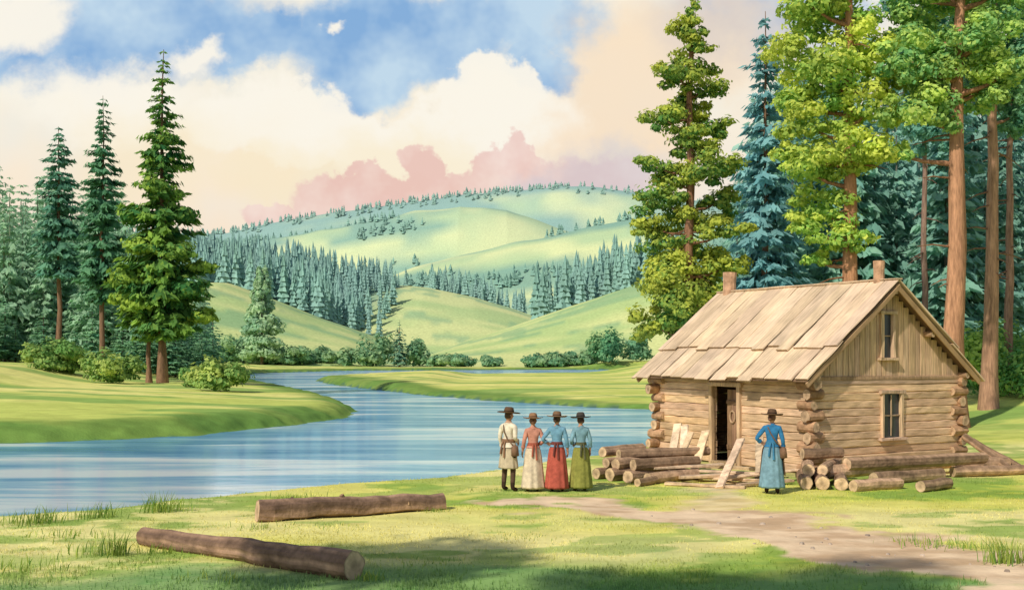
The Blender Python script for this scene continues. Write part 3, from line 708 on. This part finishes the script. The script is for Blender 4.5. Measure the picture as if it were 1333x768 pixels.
def person(name,x,y,rz,scale,shirt,lower,skirt=None,hat=(.10,.06,.04),arms=None,hair=(.08,.045,.025),apron=None,sash=None,sleeve=.55,female=False,hem=.08,turn=0,stance=.10,bag=False):
    M=M_cloth; e=empty(name,(x,y,gz(x,y)-.01),rz); e.scale=(scale,)*3
    sh=.155 if female else .19
    (eL,wL),(eR,wR)=arms
    V=[(0,0,.95),(0,0,1.07),(0,.005,1.24),(0,0,1.37),(0,0,1.47),(0,.012,1.56),
       (-.085,0,.88),(-stance,.015,.48),(-stance-.01,-.02,.08),(-stance-.02,.13,.03),
       (.085,0,.88),(stance,.015,.48),(stance+.01,-.02,.08),(stance+.02,.13,.03),
       (-sh,0,1.40),eL,wL,(sh,0,1.40),eR,wR]
    E=[(0,1),(1,2),(2,3),(3,4),(4,5),(0,6),(6,7),(7,8),(8,9),(0,10),(10,11),(11,12),(12,13),(3,14),(14,15),(15,16),(3,17),(17,18),(18,19)]
    wst=.105 if female else .13
    R=[(.14,.105),(wst,.09),(.135,.105),(.11,.09),(.055,.055),.05,.095,.062,.05,(.046,.034),.095,.062,.05,(.046,.034),.062,.048,.030,.062,.048,.030]
    bv,bf=skin_mesh(V,E,R)
    skc=np.array([.50,.27,.17])
    z=bv[:,2]; C=np.tile(np.array(shirt,float),(len(bv),1))
    C[z<.93]=lower; C[z<.20]=(.05,.03,.02); C[(z>1.475)&(np.abs(bv[:,0])<.09)]=skc
    for el,wr in arms:
        el=np.array(el);wr=np.array(wr); t=((bv-el)@(wr-el))/np.sum((wr-el)**2); d=np.linalg.norm(bv-(el+np.clip(t,0,1.2)[:,None]*(wr-el)),axis=1)
        C[(t>-.3)&(t<=sleeve)&(d<.09)&(z>.8)]=shirt
        C[(t>sleeve)&(d<.07)]=skc
    b=MB(); addfaces(b,bv,bf,C); b.build('body',M,e,smooth=True)
    cf=MB()
    for el,wr in arms:
        el=np.array(el);wr=np.array(wr); p=el+(wr-el)*sleeve; d=unit(wr-el)
        ctube(cf,[p-d*.03,p-d*.01,p+d*.015],[.045,.052,.046],12,np.array(shirt)*.9)
    cf.build('cuffs',M,e,smooth=True)
    hb=MB()
    for sgn,(el,wr) in ((-1,arms[0]),(1,arms[1])):
        el=np.array(el,float);wr=np.array(wr,float); d=unit(wr-el)
        lat=unit(np.cross(d,[sgn*1.,0.2,.1])); pn=unit(np.cross(lat,d))*(-sgn)
        pn=pn if pn@np.array([-sgn,0,0.])>-.2 else -pn
        pts=[wr-d*.03,wr+d*.02,wr+d*.06,wr+d*.095]
        for o in (-.02,0,.02): ctube(hb,[p+lat*o for p in pts],[.020,.022,.020,.013],8,skc)
        for i,(o,l) in enumerate(((-.033,.062),(-.011,.075),(.011,.080),(.033,.070))):
            a=wr+d*.085+lat*o
            ctube(hb,[a,a+d*l*.45+pn*.004,a+d*l*.8+pn*.02,a+d*l*.98+pn*.038],[.0105,.010,.009,.006],6,skc)
        a=wr+d*.03+lat*.03
        ctube(hb,[a,a+lat*.028+d*.03,a+lat*.034+d*.06+pn*.012],[.013,.011,.008],6,skc)
    hb.build('hands',M_skin,e,smooth=True)
    hd=MB(); nu,nv=36,26
    th=np.linspace(0,2*np.pi,nu,endpoint=False); phi=np.linspace(.02,np.pi-.02,nv)
    P_,T_=np.meshgrid(phi,th,indexing='ij'); ux=np.sin(P_)*np.cos(T_);uy=np.sin(P_)*np.sin(T_);uz=np.cos(P_)
    jaw=1-.30*ss(-.1,-1,uz)
    X=ux*.076*jaw; Y=uy*.094*(1-.12*ss(-.2,-1,uz)); Z=uz*.118
    fr=(uy>0)
    Y=Y+fr*(.026*np.exp(-(ux/.16)**2-((uz+.12)/.16)**2)-.010*np.exp(-((np.abs(ux)-.36)/.16)**2-((uz-.06)/.12)**2)+.006*np.exp(-(ux/.3)**2-((uz+.45)/.08)**2)+.008*np.exp(-(ux/.25)**2-((uz+.75)/.14)**2))
    HV=np.stack([X,Y,Z],-1).reshape(-1,3); hc=np.tile(skc,(len(HV),1))
    hm_=((uz>.45)|((uy<.05)&(uz>-.5))|((uy<.3)&(uz>.1)&(np.abs(ux)>.7))).ravel()
    hc[hm_]=hair; lip=((uy>.5)&(np.abs(uz+.45)<.06)&(np.abs(ux)<.32)).ravel(); hc[lip]=(.40,.12,.10)
    HV[hm_]*=1.06
    i=np.arange(nv-1)[:,None]*nu; j=np.arange(nu)[None,:]; j2=(j+1)%nu
    hd.add(HV,np.stack([i+j,i+nu+j,i+nu+j2,i+j2],-1).reshape(-1,4),hc)
    for sx_ in (-1,1):
        ctube(hd,[(sx_*.027,.076,.006),(sx_*.027,.0835,.006)],[.011,.007],8,(.7,.68,.62)); ctube(hd,[(sx_*.027,.082,.006),(sx_*.027,.0865,.006)],[.006,.004],8,(.04,.03,.02))
        ctube(hd,[(sx_*.074,-.005,.015),(sx_*.084,-.012,.01),(sx_*.078,-.008,-.02)],[.012,.014,.008],6,skc)
    if female: ctube(hd,[(0,-.075,-.005),(0,-.10,-.015),(0,-.13,-.03),(0,-.15,-.045)],[.035,.048,.042,.015],12,hair)
    ho=hd.build('head',M_skin,e,smooth=True,loc=(0,.015,1.62)); ho.rotation_euler=(0,0,turn)
    ht=MB(); hat=np.array(hat)
    rings(ht,[(0,0,.002,.08,.09),(0,0,-.004,.14,.155),(0,0,.0,.225,.25),(0,0,.012,.232,.257),(0,0,.016,.15,.17),(0,0,.028,.098,.112),(0,0,.075,.094,.106),(0,0,.118,.080,.092),(0,0,.132,.05,.058),(0,0,.124,.001,.001)],32,hat)
    rings(ht,[(0,0,.030,.101,.115),(0,0,.056,.0985,.112)],32,hat*.4)
    for v_ in ht.v: v_[:,2]+= (np.abs(v_[:,0])>.11)*((np.abs(v_[:,0])-.11)*.18)
    hto=ht.build('hat',M,e,smooth=True,loc=(0,.01,1.675)); hto.rotation_euler=(math.radians(-5),0,turn)
    if skirt is not None:
        sk=MB()
        if hem<.3: rows=[(0,0,1.09,wst*1.0,.086),(0,0,1.03,.140,.117),(0,0,.95,.175,.147),(0,0,.80,.200,.172),(0,0,.60,.222,.195),(0,0,.38,.245,.22),(0,0,hem+.05,.268,.245),(0,0,hem,.272,.25),(0,0,hem+.01,.25,.23)]
        else: rows=[(0,0,1.09,wst*1.0,.095),(0,0,1.0,.160,.125),(0,0,.88,.185,.15),(0,0,.72,.20,.17),(0,0,hem+.03,.222,.19),(0,0,hem,.222,.19),(0,0,hem+.01,.20,.17)]
        rings(sk,rows,72,skirt,9,.055,x*3); sk.build('skirt',M,e,smooth=True)
    pp=MB()
    if female: rings(pp,[(0,0,1.17,.112,.094),(0,0,1.10,.115,.097),(0,0,1.06,.134,.113),(0,0,1.01,.168,.142)],40,shirt,7,.02,x)
    else: rings(pp,[(0,0,1.16,.137,.105),(0,0,1.08,.145,.113),(0,0,1.0,.182,.148),(0,0,.95,.20,.165)],40,shirt,7,.02,x)
    pp.build('shirt_hem',M,e,smooth=True)
    co=MB(); rings(co,[(0,0,1.44,.085,.075),(0,.004,1.475,.064,.062),(0,.006,1.50,.060,.058),(0,.006,1.495,.054,.052)],24,np.array(shirt)*1.1); co.build('collar',M,e,smooth=True)
    if apron is not None:
        ap=MB(); n_=15; a=np.linspace(-1.15,1.9,n_); Vv=[]
        rows=[(.14,.12,1.06),(.20,.165,.95),(.222,.19,.8),(.242,.215,.6),(.262,.235,.40)]
        for rx,ry,z_ in rows:
            w=1+.03*np.sin(a*9); Vv.append(np.stack([(rx+.018)*w*np.sin(a),(ry+.018)*w*np.cos(a),np.full(n_,z_)],-1))
        Vv=np.concatenate(Vv); i=np.arange(len(rows)-1)[:,None]*n_; j=np.arange(n_-1)[None,:]
        ap.add(Vv,np.stack([i+j,i+j+1,i+n_+j+1,i+n_+j],-1).reshape(-1,4),apron); ap.build('apron',M,e,smooth=True)
    if sash is not None:
        s_=MB(); rings(s_,[(0,0,1.125,.119,.101),(0,0,1.115,.126,.108),(0,0,1.065,.140,.119),(0,0,1.05,.136,.115)] if female else [(0,0,1.13,.146,.115),(0,0,1.12,.152,.12),(0,0,1.06,.164,.131),(0,0,1.05,.155,.124)],36,sash)
        for dx,l in ((.02,.34),(-.03,.27)): ctube(s_,[(dx,-.12,1.09),(dx*1.4,-.165,1.02),(dx*2,-.19,1.08-l)],[.022,.02,.024],8,sash)
        s_.build('sash',M,e,smooth=True)
    if bag:
        bg=MB(); ctube(bg,[(.21,-.05,1.0),(.225,-.05,.97),(.235,-.05,.78),(.23,-.05,.74)],[.03,.075,.085,.04],10,(.20,.115,.07)); ctube(bg,[(-.10,.06,1.44),(-.085,-.06,1.42),(-.03,-.118,1.30),(.07,-.125,1.14),(.20,-.07,.99)],.014,6,(.17,.10,.06)); bg.build('satchel',M,e,smooth=True)
    return e
hang=lambda s:((s*.225,-.03,1.14),(s*.235,.06,.92))
front=lambda s:((s*.25,-.07,1.15),(s*.13,.15,1.06))
hip=lambda s:((s*.33,-.08,1.17),(s*.185,.03,1.07))
R_=math.radians
person('man',px(662)*24.4,24.4,R_(-42),1.04,(.70,.62,.48),(.10,.06,.04),skirt=(.50,.41,.28),hat=(.12,.07,.04),arms=(hang(-1),front(1)),sash=(.25,.14,.08),hem=.50,turn=R_(-20),sleeve=.75,stance=.12,bag=True)
person('woman',px(694)*24.35,24.35,R_(12),.965,(.54,.25,.18),(.2,.15,.1),skirt=(.62,.51,.37),hat=(.30,.17,.09),arms=(hang(-1),front(1)),sash=(.35,.10,.06),female=True,turn=R_(-10),hair=(.20,.10,.05))
person('woman',px(725)*24.3,24.3,R_(-6),.985,(.15,.31,.42),(.2,.1,.08),skirt=(.42,.095,.065),hat=(.20,.12,.07),arms=(hip(-1),hang(1)),sash=(.16,.05,.04),female=True,turn=R_(-15))
person('woman',px(756)*24.4,24.4,R_(14),.97,(.19,.34,.40),(.1,.1,.05),skirt=(.25,.25,.06),hat=(.07,.06,.05),arms=(front(-1),hang(1)),sash=(.10,.10,.05),female=True,turn=R_(5))
person('woman',px(1005)*23.8,23.8,R_(-14),1.02,(.035,.17,.34),(.05,.1,.16),skirt=(.18,.31,.38),hat=(.12,.07,.04),arms=(hip(-1),hang(1)),apron=(.24,.14,.09),sash=(.05,.18,.30),female=True,turn=R_(-20),hair=(.16,.07,.035),bag=True,hem=.14)

# ------------------------------------------------------------------ grass
def grass():
    mb=MB(); n=130000
    Y=rng.uniform(0,1,n)**1.5*17+12.5; X=rng.uniform(-.62,.66,n)*(Y+1)
    z,sd,hs,hm=H(X,Y,True)
    pm=pathmask(X,Y); dens=fbm(X/1.1,Y/.8,3,77)
    k=(sd>.12)&(pm<.35)&(sdcabin(X,Y)>.05)&(rng.uniform(size=n)<.2+1.3*ss(.42,.6,dens))
    X,Y,z,sd=X[k],Y[k],z[k],sd[k]; n=len(X)
    c=groundcol(X,Y,z,sd,{},np.full(n,-9.)); c=c*rng.uniform(.8,1.3,(n,1))
    h=rng.uniform(.02,.065,n)*(1+.8*ss(17,14,Y)); a=rng.uniform(0,6.28,n)
    d=np.stack([np.cos(a),np.sin(a),np.zeros(n)],-1); b=np.stack([X,Y,z-.01],-1)
    w=.007+.004*rng.uniform(size=n); tip=b+np.stack([rng.normal(size=n)*.02,rng.normal(size=n)*.02,h],-1)
    V=np.stack([b-d*w[:,None],b+d*w[:,None],tip],1).reshape(-1,3)
    mb.add(V,np.arange(3*n).reshape(n,3),np.clip(np.repeat(c,3,0),0,1))
    mb.build('meadow_grass',M_grass)
grass()
def tuft(x,y,n,h,spread,cl=(.50,.58,.12),cd=(.16,.32,.07)):
    mb=MB(); g=gz(x,y)
    for i in range(n):
        a=rng.uniform(0,6.28); o=rng.normal(size=2)*spread; ht=h*rng.uniform(.45,1.1); ln=rng.uniform(.15,.65)*ht
        d=np.array([math.cos(a),math.sin(a)*.6,0]); s=np.array([-d[1],d[0],0]); w=rng.uniform(.007,.013)
        if abs(s[0])<.3: s[0]=.6
        b=np.array([x+o[0],y+o[1]*.6,g-.03]); p=[b,b+d*ln*.35+[0,0,ht*.6],b+d*ln+[0,0,ht]]
        V=[p[0]-s*w,p[0]+s*w,p[1]-s*w*.8,p[1]+s*w*.8,p[2]]
        mb.add(V,[[0,1,3,2]],lerp(cd,cl,rng.uniform(0,1))); mb.f.append(np.array([[2,3,4]])+mb.n-5)
    return mb.build('grass_tuft',M_grass)
for u,v,h,sp,n in [(60,682,.36,.28,100),(25,684,.3,.3,80),(128,676,.34,.2,80),(205,668,.48,.16,90),(225,666,.3,.2,60),(150,725,.42,.13,80),(128,722,.22,.3,60),(395,652,.26,.2,50),(370,650,.2,.2,40),(95,700,.2,.3,60),
  (1305,738,.46,.15,90),(1325,736,.34,.2,70),(1225,712,.24,.3,60),(1262,716,.2,.2,50),(850,650,.12,.3,40),(1190,706,.16,.3,50),(565,668,.14,.15,40),(330,690,.16,.25,50),(480,757,.18,.12,50),(200,722,.2,.2,50),(640,640,.12,.3,40),
  (420,690,.10,.4,60),(700,700,.10,.5,70),(560,735,.12,.4,70),(30,740,.2,.4,80),(900,750,.12,.4,60),(280,757,.16,.3,60)]:
    d=3*F/(v-465); tuft(px(u)*d,d,n,h,sp)
# small stones beside the track
sb=MB()
for _ in range(40):
    i=rng.integers(2,6); p=PATH[i]+(PATH[i+1]-PATH[i])*rng.uniform() if i<7 else PATH[i]
    x,y=p+rng.normal(size=2)*.8; r=rng.uniform(.02,.055); n_=8
    a=np.linspace(0,2*np.pi,n_,endpoint=False); rr=r*rng.uniform(.7,1.2,n_); g=gz(x,y)
    V=np.vstack([np.stack([x+rr*np.cos(a),y+rr*np.sin(a),np.full(n_,g-.01)],-1),np.stack([x+rr*.65*np.cos(a),y+rr*.65*np.sin(a),np.full(n_,g+r*.6)],-1)])
    j=np.arange(n_); sb.add(V,np.stack([j,(j+1)%n_,(j+1)%n_+n_,j+n_],-1),(.45,.36,.28)); sb.add(V[n_:],np.arange(n_)[None,:],(.5,.41,.32))
sb.build('pebbles',M_log)

# ------------------------------------------------------------------ light, sky
EL=math.radians(41); hx_,hy_=-.62,-.78; nn=math.hypot(hx_,hy_); hx_/=nn; hy_/=nn
ts=Vector((hx_*math.cos(EL),hy_*math.cos(EL),math.sin(EL)))
sl=bpy.data.lights.new('sun','SUN'); sl.energy=3.6; sl.angle=math.radians(1.2); sl.color=(1,.92,.79)
so=bpy.data.objects.new('sun',sl); SC.collection.objects.link(so); so.rotation_euler=ts.to_track_quat('Z','Y').to_euler(); so.location=(-30,-30,40)
wd=bpy.data.worlds.new('World'); SC.world=wd; wd.use_nodes=True; nt=wd.node_tree; nt.nodes.clear(); nd=nt.nodes.new; L=nt.links.new
out=nd('ShaderNodeOutputWorld'); bg=nd('ShaderNodeBackground'); bg.inputs[1].default_value=.1; L(bg.outputs[0],out.inputs[0])
sky=nd('ShaderNodeTexSky'); sky.sky_type='NISHITA'; sky.sun_disc=False; sky.sun_elevation=EL; sky.sun_rotation=math.atan2(hx_,hy_)
tc=nd('ShaderNodeTexCoord')
def mth(op,a,b=None,c=None,clamp=False):
    m=nd('ShaderNodeMath'); m.operation=op; m.use_clamp=clamp
    for i,v in enumerate((a,b,c)):
        if v is None: continue
        if isinstance(v,(int,float)): m.inputs[i].default_value=v
        else: L(v,m.inputs[i])
    return m.outputs[0]
def vm(op,a,b):
    m=nd('ShaderNodeVectorMath'); m.operation=op
    for i,v in enumerate((a,b)):
        if v is None: continue
        if isinstance(v,tuple): m.inputs[i].default_value=v
        else: L(v,m.inputs[i])
    return m
sp=nd('ShaderNodeSeparateXYZ'); L(tc.outputs['Generated'],sp.inputs[0])
ay=mth('MAXIMUM',mth('ABSOLUTE',sp.outputs[1]),.08)
u=mth('DIVIDE',sp.outputs[0],ay); v=mth('DIVIDE',sp.outputs[2],ay)
cb_=nd('ShaderNodeCombineXYZ'); L(u,cb_.inputs[0]); L(v,cb_.inputs[1])
uv=cb_.outputs[0]
def noise(scale,detail,rough=.55,seed=0.):
    n=nd('ShaderNodeTexNoise'); n.inputs['Scale'].default_value=scale; n.inputs['Detail'].default_value=detail; n.inputs['Roughness'].default_value=rough
    a=vm('ADD',uv,(seed,seed*.7,seed*.3)); L(a.outputs[0],n.inputs['Vector']); return n
W1=vm('SUBTRACT',noise(9,2).outputs['Color'],(.5,.5,.5)).outputs[0]; W2=vm('SUBTRACT',noise(34,4,.6,3.).outputs['Color'],(.5,.5,.5)).outputs[0]
def warp(amp1,amp2):
    a=vm('MULTIPLY',W1,(amp1,amp1,0)).outputs[0]; b=vm('MULTIPLY',W2,(amp2,amp2,0)).outputs[0]
    return vm('ADD',vm('ADD',uv,a).outputs[0],b).outputs[0]
wv=warp(.10,.05); wp=warp(.05,.045)
def blob(cx,cy,rx,ry,soft,src=None):
    c=((cx-666.5)/F,(465-cy)/F,0)
    a=vm('SUBTRACT',src or wv,c).outputs[0]; b=vm('MULTIPLY',a,(F/rx,F/ry,0)).outputs[0]
    l=vm('LENGTH',b,None).outputs['Value']
    m=nd('ShaderNodeMapRange'); m.interpolation_type='SMOOTHSTEP'; L(l,m.inputs[0]); m.inputs[1].default_value=1+soft; m.inputs[2].default_value=1-soft; m.inputs[3].default_value=0; m.inputs[4].default_value=1
    return m.outputs[0]
def mix(a,b,f):
    m=nd('ShaderNodeMix'); m.data_type='RGBA'
    if isinstance(f,float): m.inputs[0].default_value=f
    else: L(f,m.inputs[0])
    for i,v_ in ((6,a),(7,b)):
        if isinstance(v_,tuple): m.inputs[i].default_value=(*[q*10 for q in v_],1)
        else: L(v_,m.inputs[i])
    return m.outputs[2]
def group(bl,k=1.0):
    r=None
    for b in bl: r=b if r is None else mth('MAXIMUM',r,b)
    return mth('MULTIPLY',r,k)
gr=nd('ShaderNodeMapRange'); L(v,gr.inputs[0]); gr.inputs[1].default_value=.08; gr.inputs[2].default_value=.24
cur=mix((.94,.76,.58),(.95,.87,.72),gr.outputs[0])
mot=nd('ShaderNodeMapRange'); L(noise(7,3,.55,9.).outputs['Fac'],mot.inputs[0]); mot.inputs[1].default_value=.45; mot.inputs[2].default_value=.65
cur=mix(cur,(.78,.84,.84),mth('MULTIPLY',mot.outputs[0],.4))
bl=group([blob(190,20,190,62,.35),blob(60,75,110,40,.4),blob(330,35,90,50,.3),blob(520,50,165,78,.22),blob(650,15,130,65,.25),blob(470,100,60,40,.3),blob(700,85,45,36,.3),blob(1000,10,120,60,.6)])
bt=nd('ShaderNodeMapRange'); L(noise(11,4,.6,5.).outputs['Fac'],bt.inputs[0]); bt.inputs[1].default_value=.35; bt.inputs[2].default_value=.65
blue=mix((.18,.39,.70),(.50,.68,.84),bt.outputs[0])
cur=mix(cur,blue,mth('MULTIPLY',bl,.92))
cur=mix(cur,(.97,.92,.81),group([blob(640,150,85,62,.10),blob(570,190,80,50,.15),blob(400,165,80,62,.12),blob(470,190,70,50,.2),blob(320,150,80,50,.25),blob(150,130,120,50,.4),blob(20,20,60,50,.4),blob(700,170,60,60,.2),blob(455,28,14,12,.5),blob(255,60,30,20,.5)],.95))
cur=mix(cur,(.94,.80,.53),group([blob(530,230,130,55,.5),blob(380,240,90,45,.6),blob(200,200,120,60,.7)],.5))
cur=mix(cur,(.94,.72,.50),group([blob(820,110,90,110,.35),blob(900,40,130,70,.5),blob(760,200,60,60,.5)],.66))
pk=group([blob(480,265,105,34,.10,wp),blob(545,225,32,32,.12,wp),blob(575,255,60,32,.12,wp),blob(660,218,44,38,.08,wp),blob(700,245,100,34,.12,wp),blob(770,235,70,34,.2,wp),blob(365,290,55,16,.15,wp),blob(470,235,26,16,.15,wp),blob(610,265,60,25,.2,wp)],.8)
pt=nd('ShaderNodeMapRange'); L(noise(13,4,.6,15.).outputs['Fac'],pt.inputs[0]); pt.inputs[1].default_value=.38; pt.inputs[2].default_value=.62
cur=mix(cur,mix((.80,.50,.46),(.90,.70,.64),pt.outputs[0]),pk)
cur=mix(cur,(.58,.60,.68),group([blob(790,225,70,40,.5,wp),blob(730,245,50,25,.6,wp)],.5))
hi=nd('ShaderNodeMapRange'); hi.interpolation_type='SMOOTHSTEP'; L(v,hi.inputs[0]); hi.inputs[1].default_value=.42; hi.inputs[2].default_value=.75
bk=nd('ShaderNodeMapRange'); bk.interpolation_type='SMOOTHSTEP'; L(sp.outputs[1],bk.inputs[0]); bk.inputs[1].default_value=.35; bk.inputs[2].default_value=.0
cur=mix(cur,sky.outputs[0],mth('MAXIMUM',hi.outputs[0],mth('MULTIPLY',bk.outputs[0],.8)))
L(cur,bg.inputs[0])

# ------------------------------------------------------------------ camera
cd_=bpy.data.cameras.new('camera'); co=bpy.data.objects.new('camera',cd_); SC.collection.objects.link(co); SC.camera=co
co.location=(0,0,3); co.rotation_euler=(math.radians(90),0,0)
cd_.sensor_width=36; cd_.lens=36*F/1333; cd_.shift_y=81/1333; cd_.clip_end=9000; cd_.clip_start=.1
SC.view_settings.view_transform='Standard'; SC.view_settings.look='None'; SC.view_settings.exposure=0
print('faces',sum(len(o.data.polygons) for o in bpy.data.objects if o.type=='MESH'))
